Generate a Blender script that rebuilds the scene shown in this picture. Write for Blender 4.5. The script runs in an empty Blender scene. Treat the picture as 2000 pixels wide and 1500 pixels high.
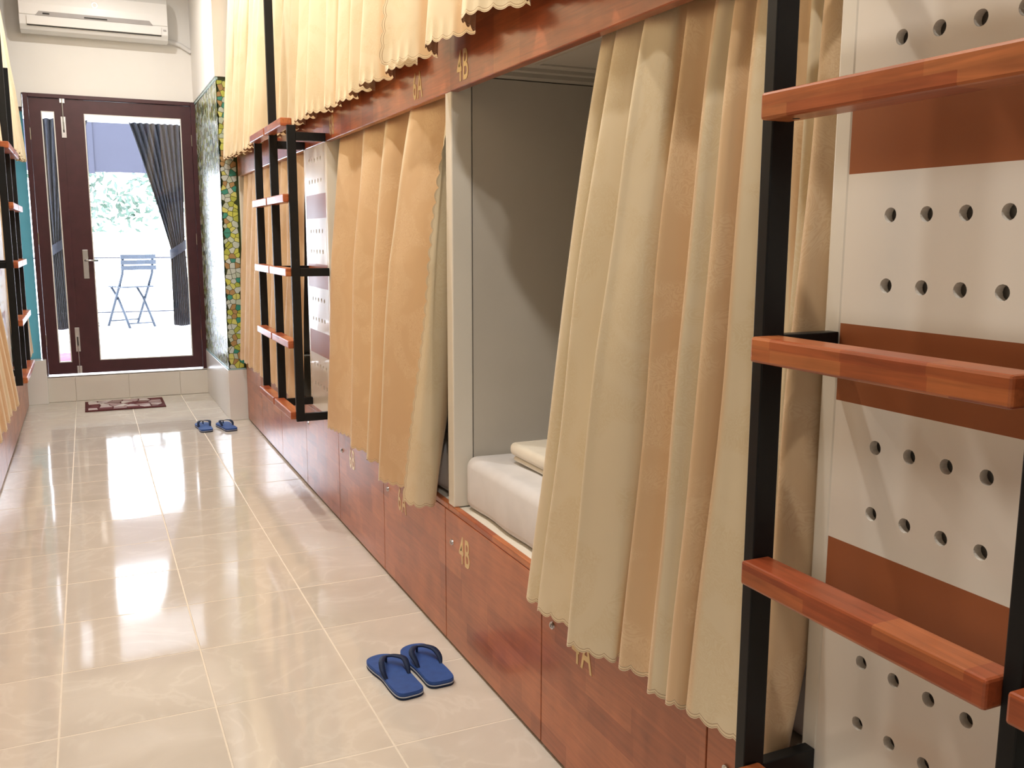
import bpy, bmesh, math, random
from math import sin, cos, pi, radians, sqrt, atan2, hypot, floor
from mathutils import Vector, Matrix

random.seed(7)
SC = bpy.context.scene
COL = SC.collection

# ------------------------------------------------------------------ camera
CAM_H = 1.31
def _cam():
    yaw, pitch, roll = radians(24.59), radians(8.96), radians(0.137)
    f = Vector((sin(yaw)*cos(pitch), cos(yaw)*cos(pitch), -sin(pitch)))
    r = Vector((cos(yaw), -sin(yaw), 0)); u = r.cross(f)
    r2 = r*cos(roll)+u*sin(roll); u2 = -r*sin(roll)+u*cos(roll)
    m = Matrix((r2, u2, -f)).transposed().to_4x4()
    m.translation = (0, 0, CAM_H)
    cd = bpy.data.cameras.new('camera'); cd.sensor_fit = 'HORIZONTAL'; cd.sensor_width = 36
    cd.lens = 1800/2000*36; cd.clip_start = .02; cd.clip_end = 200
    co = bpy.data.objects.new('camera', cd); COL.objects.link(co); co.matrix_world = m
    SC.camera = co
_cam()

# ------------------------------------------------------------------ world, exposure
WORLD_STRENGTH = 12.0
LAMP_W = 21.0
LAMP_COL = (1.0, .945, .875)
w = bpy.data.worlds.new('sky'); SC.world = w; w.use_nodes = True
bg = w.node_tree.nodes['Background']; bg.inputs[0].default_value = (.80, .87, 1, 1); bg.inputs[1].default_value = WORLD_STRENGTH
SC.view_settings.view_transform = 'Standard'; SC.view_settings.look = 'None'
SC.view_settings.gamma = 1; SC.view_settings.use_curve_mapping = False
SC.view_settings.exposure = 0.15

# ------------------------------------------------------------------ materials
MATS = {}
def nmat(name):
    m = bpy.data.materials.new(name); m.use_nodes = True; MATS[name] = m
    nt = m.node_tree; b = nt.nodes['Principled BSDF']
    return m, nt, b
def setp(b, **k):
    for n, v in k.items():
        n = {'col': 'Base Color', 'rough': 'Roughness', 'metal': 'Metallic', 'spec': 'Specular IOR Level', 'coat': 'Coat Weight', 'coatr': 'Coat Roughness',
             'sheen': 'Sheen Weight', 'sheenr': 'Sheen Roughness', 'em': 'Emission Color', 'ems': 'Emission Strength', 'trans': 'Transmission Weight', 'alpha': 'Alpha', 'ani': 'Anisotropic'}[n]
        b.inputs[n].default_value = (*v, 1) if isinstance(v, tuple) and len(v) == 3 else v
def N(nt, t, **k):
    n = nt.nodes.new(t)
    for a, v in k.items():
        if a.startswith('i_'):
            key = a[2:]; key = int(key) if key.isdigit() else key.replace('_', ' ')
            n.inputs[key].default_value = v
        else: setattr(n, a, v)
    return n
def L(nt, a, ao, b, bi): nt.links.new(a.outputs[ao], b.inputs[bi])
def math_(nt, op, a, b=None):
    n = nt.nodes.new('ShaderNodeMath'); n.operation = op
    for i, x in enumerate((a, b)):
        if x is None: continue
        if isinstance(x, (int, float)): n.inputs[i].default_value = x
        else: nt.links.new(x, n.inputs[i])
    return n.outputs[0]
def mixc(nt, fac, a, b, bt='MIX'):
    n = nt.nodes.new('ShaderNodeMix'); n.data_type = 'RGBA'; n.blend_type = bt
    for i, x in ((0, fac), (6, a), (7, b)):
        if isinstance(x, (int, float)): n.inputs[i].default_value = x
        elif isinstance(x, tuple): n.inputs[i].default_value = (*x, 1)
        else: nt.links.new(x, n.inputs[i])
    return n.outputs[2]
def ramp(nt, src, stops):
    n = nt.nodes.new('ShaderNodeValToRGB'); e = n.color_ramp.elements
    while len(e) < len(stops): e.new(.5)
    for el, (p, c) in zip(e, stops): el.position = p; el.color = (*c, 1) if len(c) == 3 else c
    nt.links.new(src, n.inputs[0]); return n.outputs[0]
def bump(nt, b, h, s, d=.002):
    n = N(nt, 'ShaderNodeBump'); n.inputs['Strength'].default_value = s; n.inputs['Distance'].default_value = d
    nt.links.new(h, n.inputs['Height']); nt.links.new(n.outputs[0], b.inputs['Normal'])

def plain(name, col, rough=.5, var=.06, scale=6, **k):
    m, nt, b = nmat(name); setp(b, rough=rough, **k)
    g = N(nt, 'ShaderNodeNewGeometry'); nz = N(nt, 'ShaderNodeTexNoise', i_Scale=scale, i_Detail=4.)
    L(nt, g, 'Position', nz, 'Vector')
    c2 = tuple(max(0, x*(1-var)) for x in col); c1 = tuple(min(1, x*(1+var)) for x in col)
    nt.links.new(ramp(nt, nz.outputs[0], [(.3, c2), (.7, c1)]), b.inputs['Base Color'])
    return m

def wood(name, along, across, dark, mid, light, row=.07, seg=.42, rough=.28, coat=.5, grain=.62):
    """finger-jointed strips; along/across = world axes 0..2 of the strip length and of the rows"""
    m, nt, b = nmat(name)
    g = N(nt, 'ShaderNodeNewGeometry'); sp = N(nt, 'ShaderNodeSeparateXYZ'); L(nt, g, 'Position', sp, 0)
    a, c = sp.outputs[along], sp.outputs[across]
    third = sp.outputs[3-along-across]
    r = math_(nt, 'FLOOR', math_(nt, 'DIVIDE', math_(nt, 'ADD', c, 5.013), row))
    wn = N(nt, 'ShaderNodeTexWhiteNoise', noise_dimensions='1D'); nt.links.new(r, wn.inputs['W'])
    s = math_(nt, 'FLOOR', math_(nt, 'ADD', math_(nt, 'DIVIDE', a, seg), math_(nt, 'MULTIPLY', wn.outputs[0], 7.3)))
    cv = N(nt, 'ShaderNodeCombineXYZ'); nt.links.new(r, cv.inputs[0]); nt.links.new(s, cv.inputs[1])
    w2 = N(nt, 'ShaderNodeTexWhiteNoise', noise_dimensions='2D'); L(nt, cv, 0, w2, 'Vector')
    base = ramp(nt, w2.outputs[0], [(0, dark), (.45, mid), (1, light)])
    gv = N(nt, 'ShaderNodeCombineXYZ')
    nt.links.new(math_(nt, 'MULTIPLY', a, 2.2), gv.inputs[0]); nt.links.new(math_(nt, 'MULTIPLY', c, 30), gv.inputs[1]); nt.links.new(math_(nt, 'MULTIPLY', third, 30), gv.inputs[2])
    nz = N(nt, 'ShaderNodeTexNoise', i_Scale=2.2, i_Detail=7., i_Distortion=1.4); L(nt, gv, 0, nz, 'Vector')
    gr = ramp(nt, nz.outputs[0], [(.30, (grain,)*3), (.62, (1.08, 1.08, 1.08))])
    col = mixc(nt, .75, base, gr, 'MULTIPLY')
    n2 = N(nt, 'ShaderNodeTexNoise', i_Scale=9., i_Detail=3.); L(nt, g, 'Position', n2, 'Vector')
    col = mixc(nt, .5, col, ramp(nt, n2.outputs[0], [(.35, (.72, .7, .7)), (.62, (1.1, 1.1, 1.1))]), 'MULTIPLY')
    nt.links.new(col, b.inputs['Base Color'])
    setp(b, rough=rough, coat=coat, coatr=.12)
    bump(nt, b, nz.outputs[0], .06)
    return m

D_, M_, L_ = (.37, .105, .042), (.45, .138, .056), (.52, .170, .070)
wood('wood_front', 1, 2, D_, M_, L_, row=.062, seg=.20, rough=.36, coat=.28, grain=.80)
wood('wood_beam', 1, 2, (.34, .07, .026), (.45, .105, .036), (.55, .16, .055), row=.3, seg=.16)
wood('wood_rung', 1, 2, (.36, .075, .026), (.46, .12, .038), (.55, .18, .06), row=.018, seg=.13, rough=.33, coat=.15)
plain('cream', (.82, .78, .69), .30, .02, 4, coat=.15)
plain('panel_white', (.84, .79, .71), .22, .02, 5, coat=.3)
plain('band_brown', (.33, .10, .035), .35, .05, 3)
plain('partition_grey', (.62, .58, .51), .38, .03, 5)
plain('plaster', (.86, .85, .83), .7, .015, 3)
plain('ceiling_white', (.88, .87, .85), .8, .01, 3)
plain('black_metal', (.006, .007, .008), .45, .25, 12, spec=.3)
plain('steel', (.60, .60, .62), .22, .05, 20, metal=1.0)
plain('brass_paint', (.72, .54, .27), .30, .08, 30, metal=.6)
plain('dark_slot', (.012, .011, .010), .6, .1, 9)
plain('lw_white', (.80, .79, .77), .25, .02, 3)
plain('grout', (.78, .72, .62), .7, .05, 20)
plain('ac_white', (.86, .87, .88), .28, .01, 4)
plain('ac_grey', (.42, .42, .44), .3, .04, 10, metal=.4)
plain('maroon', (.060, .015, .022), .35, .12, 14)
plain('sheet', (.70, .69, .70), .8, .05, 12, sheen=.2)
plain('blanket', (.82, .77, .66), .85, .04, 20, sheen=.3)
plain('rubber_blue', (.018, .075, .30), .6, .12, 40)
plain('rubber_navy', (.010, .024, .070), .6, .1, 40, spec=.25)
plain('rubber_light', (.55, .60, .70), .6, .05, 30)
plain('out_white', (.82, .82, .82), .5, .02, 3)
plain('chair_blue', (.014, .024, .042), .5, .1, 20)
plain('awning', (.032, .032, .050), .8, .04, 3)
plain('pink', (.20, .02, .06), .6, .1, 14)
plain('mat_border', (.10, .018, .02), .95, .2, 60)
plain('rail_metal', (.03, .03, .04), .4, .1, 20)
plain('bark', (.12, .08, .05), .9, .3, 20)
plain('pipe_white', (.72, .72, .72), .5, .02, 10)

def _tile():
    m, nt, b = nmat('floor_tile')
    g = N(nt, 'ShaderNodeNewGeometry'); oi = N(nt, 'ShaderNodeObjectInfo')
    v = N(nt, 'ShaderNodeVectorMath', operation='ADD'); L(nt, g, 'Position', v, 0)
    sc = N(nt, 'ShaderNodeVectorMath', operation='SCALE'); L(nt, oi, 'Location', sc, 0); sc.inputs['Scale'].default_value = 3.7; L(nt, sc, 0, v, 1)
    nz = N(nt, 'ShaderNodeTexNoise', i_Scale=3.2, i_Detail=5., i_Distortion=1.8); L(nt, v, 0, nz, 'Vector')
    c = ramp(nt, nz.outputs[0], [(.30, (.62, .575, .51)), (.52, (.66, .615, .55)), (.56, (.70, .66, .595)), (.60, (.655, .61, .545)), (.8, (.635, .59, .525))])
    c = mixc(nt, 1., c, ramp(nt, oi.outputs['Random'], [(0, (.97, .97, .97)), (1, (1.03, 1.03, 1.03))]), 'MULTIPLY')
    nt.links.new(c, b.inputs['Base Color']); setp(b, rough=.07, coat=.0, spec=.62)
    n2 = N(nt, 'ShaderNodeTexNoise', i_Scale=2.4, i_Detail=1.); L(nt, g, 'Position', n2, 'Vector'); bump(nt, b, n2.outputs[0], .05, .02)
_tile()
plain('riser_tile', (.74, .70, .64), .18, .02, 4)

def _cloth():
    m, nt, b = nmat('satin')
    uv = N(nt, 'ShaderNodeUVMap', uv_map='cloth'); sp = N(nt, 'ShaderNodeSeparateXYZ'); L(nt, uv, 0, sp, 0)
    uw = N(nt, 'ShaderNodeUVMap', uv_map='weave')
    nz = N(nt, 'ShaderNodeTexNoise', i_Scale=13., i_Detail=2., i_Distortion=2.6); L(nt, uw, 0, nz, 'Vector')
    lines = math_(nt, 'FRACT', math_(nt, 'MULTIPLY', nz.outputs[0], 14.))
    dam = ramp(nt, lines, [(0, (0, 0, 0)), (.18, (1, 1, 1)), (.55, (1, 1, 1)), (.75, (0, 0, 0))])
    big = N(nt, 'ShaderNodeTexNoise', i_Scale=5., i_Detail=1., i_Distortion=1.5); L(nt, uw, 0, big, 'Vector')
    mask = ramp(nt, big.outputs[0], [(.46, (0, 0, 0)), (.54, (1, 1, 1))])
    patt = mixc(nt, 1., dam, mask, 'MULTIPLY')
    # jacquard with broad cream and tan satin bands; 'tan' marks them, plus one fold's shade painted as tan
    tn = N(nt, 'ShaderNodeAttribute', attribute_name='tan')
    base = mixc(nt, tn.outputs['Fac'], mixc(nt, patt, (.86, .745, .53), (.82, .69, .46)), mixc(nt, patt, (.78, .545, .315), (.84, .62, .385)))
    v = sp.outputs[1]
    def band(a, c): return math_(nt, 'MULTIPLY', math_(nt, 'GREATER_THAN', v, a), math_(nt, 'LESS_THAN', v, c))
    hem = math_(nt, 'ADD', band(-1, .0018), band(.0055, .0075))
    base = mixc(nt, hem, base, (.88, .74, .52))
    base = mixc(nt, math_(nt, 'ADD', band(.0018, .0032), band(.0075, .009)), base, (.42, .27, .13))
    nt.links.new(base, b.inputs['Base Color'])
    setp(b, spec=.3, rough=.6, sheen=.25, sheenr=.4)
    gl = N(nt, 'ShaderNodeBsdfAnisotropic'); gl.inputs['Anisotropy'].default_value = .72; gl.inputs['Rotation'].default_value = .25
    tg = N(nt, 'ShaderNodeTangent', direction_type='UV_MAP', uv_map='weave'); L(nt, tg, 0, gl, 'Tangent')
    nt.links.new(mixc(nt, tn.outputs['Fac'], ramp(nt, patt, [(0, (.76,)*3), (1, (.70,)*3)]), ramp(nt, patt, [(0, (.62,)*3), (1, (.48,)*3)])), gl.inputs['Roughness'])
    nt.links.new(mixc(nt, .5, base, (1., .97, .84)), gl.inputs['Color'])
    mx = N(nt, 'ShaderNodeMixShader', i_0=.34); L(nt, b, 0, mx, 1); L(nt, gl, 0, mx, 2); L(nt, mx, 0, nt.nodes['Material Output'], 0)
    wv = N(nt, 'ShaderNodeTexNoise', i_Scale=15., i_Detail=2.)
    mp = N(nt, 'ShaderNodeMapping'); mp.inputs['Scale'].default_value = (1.6, .16, 1); L(nt, uw, 0, mp, 0); L(nt, mp, 0, wv, 'Vector')
    h = math_(nt, 'ADD', math_(nt, 'MULTIPLY', wv.outputs[0], 1.0), math_(nt, 'MULTIPLY', patt, .05))
    bump(nt, b, h, .07, .008); nt.links.new(b.inputs['Normal'].links[0].from_socket, gl.inputs['Normal'])
_cloth()

def _dark_cloth():
    m, nt, b = nmat('dark_cloth')
    uv = N(nt, 'ShaderNodeUVMap', uv_map='cloth'); sp = N(nt, 'ShaderNodeSeparateXYZ'); L(nt, uv, 0, sp, 0)
    s = math_(nt, 'SINE', math_(nt, 'MULTIPLY', sp.outputs[0], 90.))
    nt.links.new(ramp(nt, s, [(.2, (.006, .008, .018)), (.8, (.014, .015, .028))]), b.inputs['Base Color']); setp(b, rough=.7, sheen=.2)
_dark_cloth()

def _glass(name, col, tr, rough=.0, frost=0.):
    m, nt, b = nmat(name); nt.nodes.remove(b); out = nt.nodes['Material Output']
    t = N(nt, 'ShaderNodeBsdfTransparent'); t.inputs[0].default_value = (*col, 1)
    gl = N(nt, 'ShaderNodeBsdfGlossy'); gl.inputs['Roughness'].default_value = rough
    fr = N(nt, 'ShaderNodeFresnel', i_IOR=1.45); mx = N(nt, 'ShaderNodeMixShader')
    L(nt, fr, 0, mx, 0)
    if frost:
        tl = N(nt, 'ShaderNodeBsdfTranslucent'); tl.inputs[0].default_value = (*col, 1); m2 = N(nt, 'ShaderNodeMixShader', i_0=frost)
        L(nt, t, 0, m2, 1); L(nt, tl, 0, m2, 2); L(nt, m2, 0, mx, 1)
    else: L(nt, t, 0, mx, 1)
    L(nt, gl, 0, mx, 2); L(nt, mx, 0, out, 0)
_glass('clear_glass', (.97, .98, .98), 1)
_glass('teal_glass', (.16, .27, .27), 1, .05, .8)

def _cells(nm, pal):
    m, nt, b = nmat(nm)
    oi = N(nt, 'ShaderNodeAttribute', attribute_name='tone')
    c = N(nt, 'ShaderNodeValToRGB'); c.color_ramp.interpolation = 'CONSTANT'; e = c.color_ramp.elements
    while len(e) < len(pal): e.new(.5)
    for i, p in enumerate(pal): e[i].position = i/len(pal); e[i].color = (*p, 1)
    L(nt, oi, 'Fac', c, 0); L(nt, c, 0, b, 'Base Color'); setp(b, rough=.24, spec=.5)
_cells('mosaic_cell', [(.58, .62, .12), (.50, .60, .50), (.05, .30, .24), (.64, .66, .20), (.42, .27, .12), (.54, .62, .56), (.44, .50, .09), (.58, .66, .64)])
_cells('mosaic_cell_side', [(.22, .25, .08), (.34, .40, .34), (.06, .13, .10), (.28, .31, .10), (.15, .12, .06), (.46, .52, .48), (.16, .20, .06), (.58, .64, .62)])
plain('mosaic_lead', (.03, .05, .012), .3, .1, 20)
plain('film_trim', (.35, .55, .58), .2, .03, 10)

def _mat_pebble():
    m, nt, b = nmat('mat_pebble')
    oi = N(nt, 'ShaderNodeObjectInfo')
    c = N(nt, 'ShaderNodeValToRGB'); c.color_ramp.interpolation = 'CONSTANT'; e = c.color_ramp.elements
    pal = [(.55, .46, .46), (.36, .25, .25), (.16, .045, .05), (.62, .55, .53), (.42, .30, .30), (.26, .17, .16)]
    while len(e) < len(pal): e.new(.5)
    for i, p in enumerate(pal): e[i].position = i/len(pal); e[i].color = (*p, 1)
    L(nt, oi, 'Random', c, 0); L(nt, c, 0, b, 'Base Color'); setp(b, rough=.95)
_mat_pebble()

def _leaf():
    m, nt, b = nmat('leaf')
    g = N(nt, 'ShaderNodeNewGeometry'); nz = N(nt, 'ShaderNodeTexNoise', i_Scale=3.); L(nt, g, 'Position', nz, 'Vector')
    nt.links.new(ramp(nt, nz.outputs[0], [(.3, (.025, .055, .030)), (.7, (.055, .095, .070))]), b.inputs['Base Color']); setp(b, rough=.5)
_leaf()
def _lamp():
    m, nt, b = nmat('lamp_glow'); setp(b, col=(1, .9, .75), em=(1.0, .86, .68), ems=14.)
_lamp()

# ------------------------------------------------------------------ object helpers
def origin(o):
    v = Vector((0, 0, 0))
    while o: v += o.location; o = o.parent
    return v
def tag(o, label=None, cat=None, group=None, kind=None):
    if label: o['label'] = label
    if cat: o['category'] = cat
    if group: o['group'] = group
    if kind: o['kind'] = kind
    return o
def thing(name, loc, label, cat, group=None):
    o = bpy.data.objects.new(name, None); COL.objects.link(o); o.location = loc; o.empty_display_size = .05
    return tag(o, label, cat, group)
def struct(o): o['kind'] = 'structure'; return o

class MB:
    def __init__(s): s.v = []; s.f = []
    def add(s, vs, fs):
        n = len(s.v); s.v += [tuple(v) for v in vs]; s.f += [tuple(i+n for i in f) for f in fs]; return s
    def box(s, x0, x1, y0, y1, z0, z1):
        return s.add([(x0, y0, z0), (x1, y0, z0), (x1, y1, z0), (x0, y1, z0), (x0, y0, z1), (x1, y0, z1), (x1, y1, z1), (x0, y1, z1)],
                     [(0, 3, 2, 1), (4, 5, 6, 7), (0, 1, 5, 4), (1, 2, 6, 5), (2, 3, 7, 6), (3, 0, 4, 7)])
    def cyl(s, p0, p1, r, n=12, r1=None):
        p0, p1 = Vector(p0), Vector(p1); d = (p1-p0).normalized()
        a = d.orthogonal().normalized(); b = d.cross(a); r1 = r if r1 is None else r1
        vs = [p0+(a*cos(2*pi*i/n)+b*sin(2*pi*i/n))*r for i in range(n)]+[p1+(a*cos(2*pi*i/n)+b*sin(2*pi*i/n))*r1 for i in range(n)]
        return s.add(vs, [(i, (i+1) % n, n+(i+1) % n, n+i) for i in range(n)]+[tuple(reversed(range(n))), tuple(range(n, 2*n))])
    def tube(s, pts, r, n=8):
        pts = [Vector(p) for p in pts]; rings = []
        t = (pts[1]-pts[0]).normalized(); a = t.orthogonal().normalized()
        for i, p in enumerate(pts):
            t = (pts[min(i+1, len(pts)-1)]-pts[max(i-1, 0)]).normalized()
            a = (a-t*a.dot(t)).normalized(); b = t.cross(a); rr = r[i] if isinstance(r, (list, tuple)) else r
            rings.append([p+(a*cos(2*pi*k/n)+b*sin(2*pi*k/n))*rr for k in range(n)])
        vs = [v for g in rings for v in g]; m = len(pts)
        fs = [(i*n+k, i*n+(k+1) % n, (i+1)*n+(k+1) % n, (i+1)*n+k) for i in range(m-1) for k in range(n)]
        return s.add(vs, fs+[tuple(reversed(range(n))), tuple(range((m-1)*n, m*n))])
    def prism(s, poly, z0, z1):
        n = len(poly)
        return s.add([(x, y, z0) for x, y in poly]+[(x, y, z1) for x, y in poly],
                     [(i, (i+1) % n, n+(i+1) % n, n+i) for i in range(n)]+[tuple(reversed(range(n))), tuple(range(n, 2*n))])
    def build(s, name, mat, parent=None, bevel=0, seg=2, smooth=False, angle=None):
        o0 = origin(parent) if parent else Vector((0, 0, 0))
        me = bpy.data.meshes.new(name); me.from_pydata([(x-o0.x, y-o0.y, z-o0.z) for x, y, z in s.v], [], s.f); me.update()
        if bevel:
            bm = bmesh.new(); bm.from_mesh(me)
            bmesh.ops.bevel(bm, geom=[e for e in bm.edges if e.is_manifold and e.calc_face_angle(0) > .6], offset=bevel, segments=seg, affect='EDGES', profile=.5, clamp_overlap=True)
            bm.to_mesh(me); bm.free()
        me.materials.append(MATS[mat])
        if smooth:
            for p in me.polygons: p.use_smooth = True
        elif angle:
            for p in me.polygons: p.use_smooth = True
            me.set_sharp_from_angle(angle=angle)
        o = bpy.data.objects.new(name, me); COL.objects.link(o); o.parent = parent
        return o
def box(name, mat, b, parent=None, bevel=0): return MB().box(*b).build(name, mat, parent, bevel)

def copy_tree(root, delta):
    r = root.copy(); COL.objects.link(r); r.location = root.location+Vector(delta)
    for ch in list(root.children):
        c = ch.copy(); COL.objects.link(c); c.parent = r
        for g in list(ch.children):
            d = g.copy(); COL.objects.link(d); d.parent = c
    return r

def text_part(txt, parent, mat, p, right, up, height, xs=1., depth=.0012, name='number'):
    cu = bpy.data.curves.new('t', 'FONT'); cu.body = txt; cu.size = 1; cu.extrude = .5; cu.offset = .012; cu.space_character = 1.18
    t = bpy.data.objects.new('t', cu); COL.objects.link(t)
    dg = bpy.context.evaluated_depsgraph_get(); me = bpy.data.meshes.new_from_object(t.evaluated_get(dg))
    bpy.data.objects.remove(t); bpy.data.curves.remove(cu)
    ys = [v.co.y for v in me.vertices]; xsn = [v.co.x for v in me.vertices]; y0 = min(ys); s = height/(max(ys)-y0); x0 = min(xsn)
    r, u, p = Vector(right), Vector(up), Vector(p); n = r.cross(u); o0 = origin(parent)
    for v in me.vertices:
        v.co = p-o0+r*(v.co.x-x0)*s*xs+u*(v.co.y-y0)*s+n*v.co.z*depth
    me.materials.append(MATS[mat]); o = bpy.data.objects.new(name, me); COL.objects.link(o); o.parent = parent
    return o

# ------------------------------------------------------------------ dimensions
XR = 1.0        # front plane of the right-hand bunks
XL = -.482      # front plane of the left-hand bunks
YD = 8.20       # door plane
ZC = 3.30       # ceiling
ZB0, ZB1 = 1.735, 1.96     # beam between lower and upper bunks
ZL = .475       # locker top
YE = 6.80       # far end of the right-hand bunks
Y_BACK = -1.6

# ------------------------------------------------------------------ room shell
fl = struct(box('floor', 'grout', (-2.7, 3.2, Y_BACK, YD+.05, -.12, -.0008)))
tm = {}
def tile(x0, x1, y0, y1):
    g = .0022; w_, h_ = round(x1-x0-2*g, 4), round(y1-y0-2*g, 4)
    if (w_, h_) not in tm:
        o = MB().box(-w_/2, w_/2, -h_/2, h_/2, -.008, 0).build('tile', 'floor_tile', None, .0012, 1); tm[(w_, h_)] = o.data
        bpy.data.objects.remove(o)
    o = bpy.data.objects.new('tile', tm[(w_, h_)]); COL.objects.link(o); o.location = ((x0+x1)/2, (y0+y1)/2, 0); o.parent = fl
    o.rotation_euler = (random.uniform(-.0016, .0016), random.uniform(-.0016, .0016), 0)
TX = [-.62, -.547, -.147, .253, .653, 1.05]
ty = 2.945-.4*8
TY = []
while ty < YD+.1: TY.append(ty); ty += .402
TY = [y for y in TY if y < YD-.06]+[YD]
for j in range(len(TY)-1):
    for i in range(len(TX)-1): tile(TX[i], TX[i+1], TY[j], TY[j+1])

struct(box('ceiling', 'ceiling_white', (-2.7, 3.2, Y_BACK, YD+.3, ZC, ZC+.1)))
struct(box('wall_right', 'plaster', (3.0, 3.15, Y_BACK, YD+.3, 0, ZC)))
struct(box('wall_left', 'plaster', (-2.62, -2.5, Y_BACK, YD+.3, 0, ZC)))
struct(box('wall_front', 'plaster', (-2.62, 3.15, Y_BACK-.1, Y_BACK, 0, ZC)))
wb = MB()
wb.box(-.64, 3.0, YD, YD+.12, 2.405, ZC); wb.box(.885, 3.0, YD, YD+.12, 0, 2.405)
wb.box(-2.5, -.64, YD, YD+.12, 0, ZC); wb.box(-.64, -.38, YD, YD+.12, 0, .35)
wb.box(-.64, -.38, YD, YD+.12, 2.3, 2.405)
struct(wb.build('wall_back', 'plaster'))
# frosted teal side light left of the door
w1 = struct(box('window_1', 'teal_glass', (-.64, -.382, YD+.04, YD+.05, .35, 2.3)))
box('window_frame', 'maroon', (-.64, -.382, YD+.02, YD+.07, 2.27, 2.3), w1)

# tiled step under the door
st = struct(box('trim_1', 'grout', (-.38, .88, YD-.028, YD+.2, 0, .2)))
for a, b_ in ((-.365, -.147), (-.147, .253), (.253, .653), (.653, .88)):
    box('tile', 'riser_tile', (a+.0015, b_-.0015, YD-.036, YD-.027, .002, .207), st, .001)
box('tile', 'riser_tile', (-.38, .885, YD-.036, YD+.2, .2, .21), st, .001)
# low tiled plinth left of the step
struct(box('trim_2', 'lw_white', (-.64, -.345, YD-.10, YD-.0, 0, .352), None, .003))

# ------------------------------------------------------------------ right-hand glazed corner by the door: low wall, mosaic glass
lw = struct(box('wall_low', 'lw_white', (.875, 1.25, YE+.02, YD-.001, 0, .37), None, .004))
struct(box('wall_upper', 'plaster', (.872, 3.0, YE+.01, YD-.001, 2.405, ZC)))
struct(box('wall_core', 'plaster', (.905, 3.0, YE+.055, YD-.001, .36, 2.41)))

def voronoi(w_, h_, c, seed, gap):
    rnd = random.Random(seed); nx, ny = max(1, round(w_/c)), max(1, round(h_/c)); P = {}
    for i in range(-1, nx+1):
        for j in range(-1, ny+1): P[i, j] = ((i+.5+rnd.uniform(-.42, .42))*w_/nx, (j+.5+rnd.uniform(-.42, .42))*h_/ny)
    out = []
    for i in range(nx):
        for j in range(ny):
            px, py = P[i, j]; poly = [(0, 0), (w_, 0), (w_, h_), (0, h_)]
            for di in (-2, -1, 0, 1, 2):
                for dj in (-2, -1, 0, 1, 2):
                    q = P.get((i+di, j+dj))
                    if (di or dj) and q:
                        nx_, ny_ = q[0]-px, q[1]-py; l = hypot(nx_, ny_); nx_ /= l; ny_ /= l; k = l/2-gap
                        new = []
                        for a in range(len(poly)):
                            A, B = poly[a], poly[(a+1) % len(poly)]
                            da = (A[0]-px)*nx_+(A[1]-py)*ny_-k; db = (B[0]-px)*nx_+(B[1]-py)*ny_-k
                            if da <= 0: new.append(A)
                            if da*db < 0: t = da/(da-db); new.append((A[0]+(B[0]-A[0])*t, A[1]+(B[1]-A[1])*t))
                        poly = new
                        if len(poly) < 3: break
                if len(poly) < 3: break
            if len(poly) >= 3: out.append(poly)
    return out

mg = thing('mosaic_glass_screen', (.95, YE+.03, .372), 'stained mosaic glass corner screen on the low white wall beside the door', 'glass screen')
box('side_pane', 'mosaic_lead', (.884, .890, YE+.03, YD-.002, .378, 2.403), mg)
box('front_pane', 'mosaic_lead', (.884, 1.06, YE+.030, YE+.036, .378, 2.403), mg)
box('sill_strip', 'film_trim', (.876, .896, YE+.02, YD-.002, .370, .380), mg)
box('sill_strip', 'film_trim', (.896, 1.0, YE+.02, YE+.05, .370, .380), mg)
box('head_strip', 'film_trim', (.878, .893, YE+.022, YD-.002, 2.385, 2.405), mg)
for poly in voronoi(.105, 2.0, .036, 3, .0017):
    m_ = MB(); n = len(poly); y0, y1 = YE+.0272, YE+.0305
    m_.add([(.886+x, y1, .381+z) for x, z in poly]+[(.886+x, y0, .381+z) for x, z in poly],
           [(i, (i+1) % n, n+(i+1) % n, n+i) for i in range(n)]+[tuple(range(n, 2*n))])
    o = m_.build('mosaic_piece', 'mosaic_cell', mg)
    at = o.data.attributes.new('tone', 'FLOAT', 'FACE'); tn = random.random()
    for d in at.data: d.value = tn
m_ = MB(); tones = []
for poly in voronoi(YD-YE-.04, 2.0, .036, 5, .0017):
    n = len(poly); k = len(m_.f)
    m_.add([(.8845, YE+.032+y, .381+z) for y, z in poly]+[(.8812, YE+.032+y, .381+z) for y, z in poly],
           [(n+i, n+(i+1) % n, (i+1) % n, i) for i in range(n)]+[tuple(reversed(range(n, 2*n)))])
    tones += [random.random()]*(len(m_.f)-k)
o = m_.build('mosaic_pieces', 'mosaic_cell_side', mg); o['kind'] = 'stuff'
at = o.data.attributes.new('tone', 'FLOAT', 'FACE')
for d, t in zip(at.data, tones): d.value = t

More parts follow.
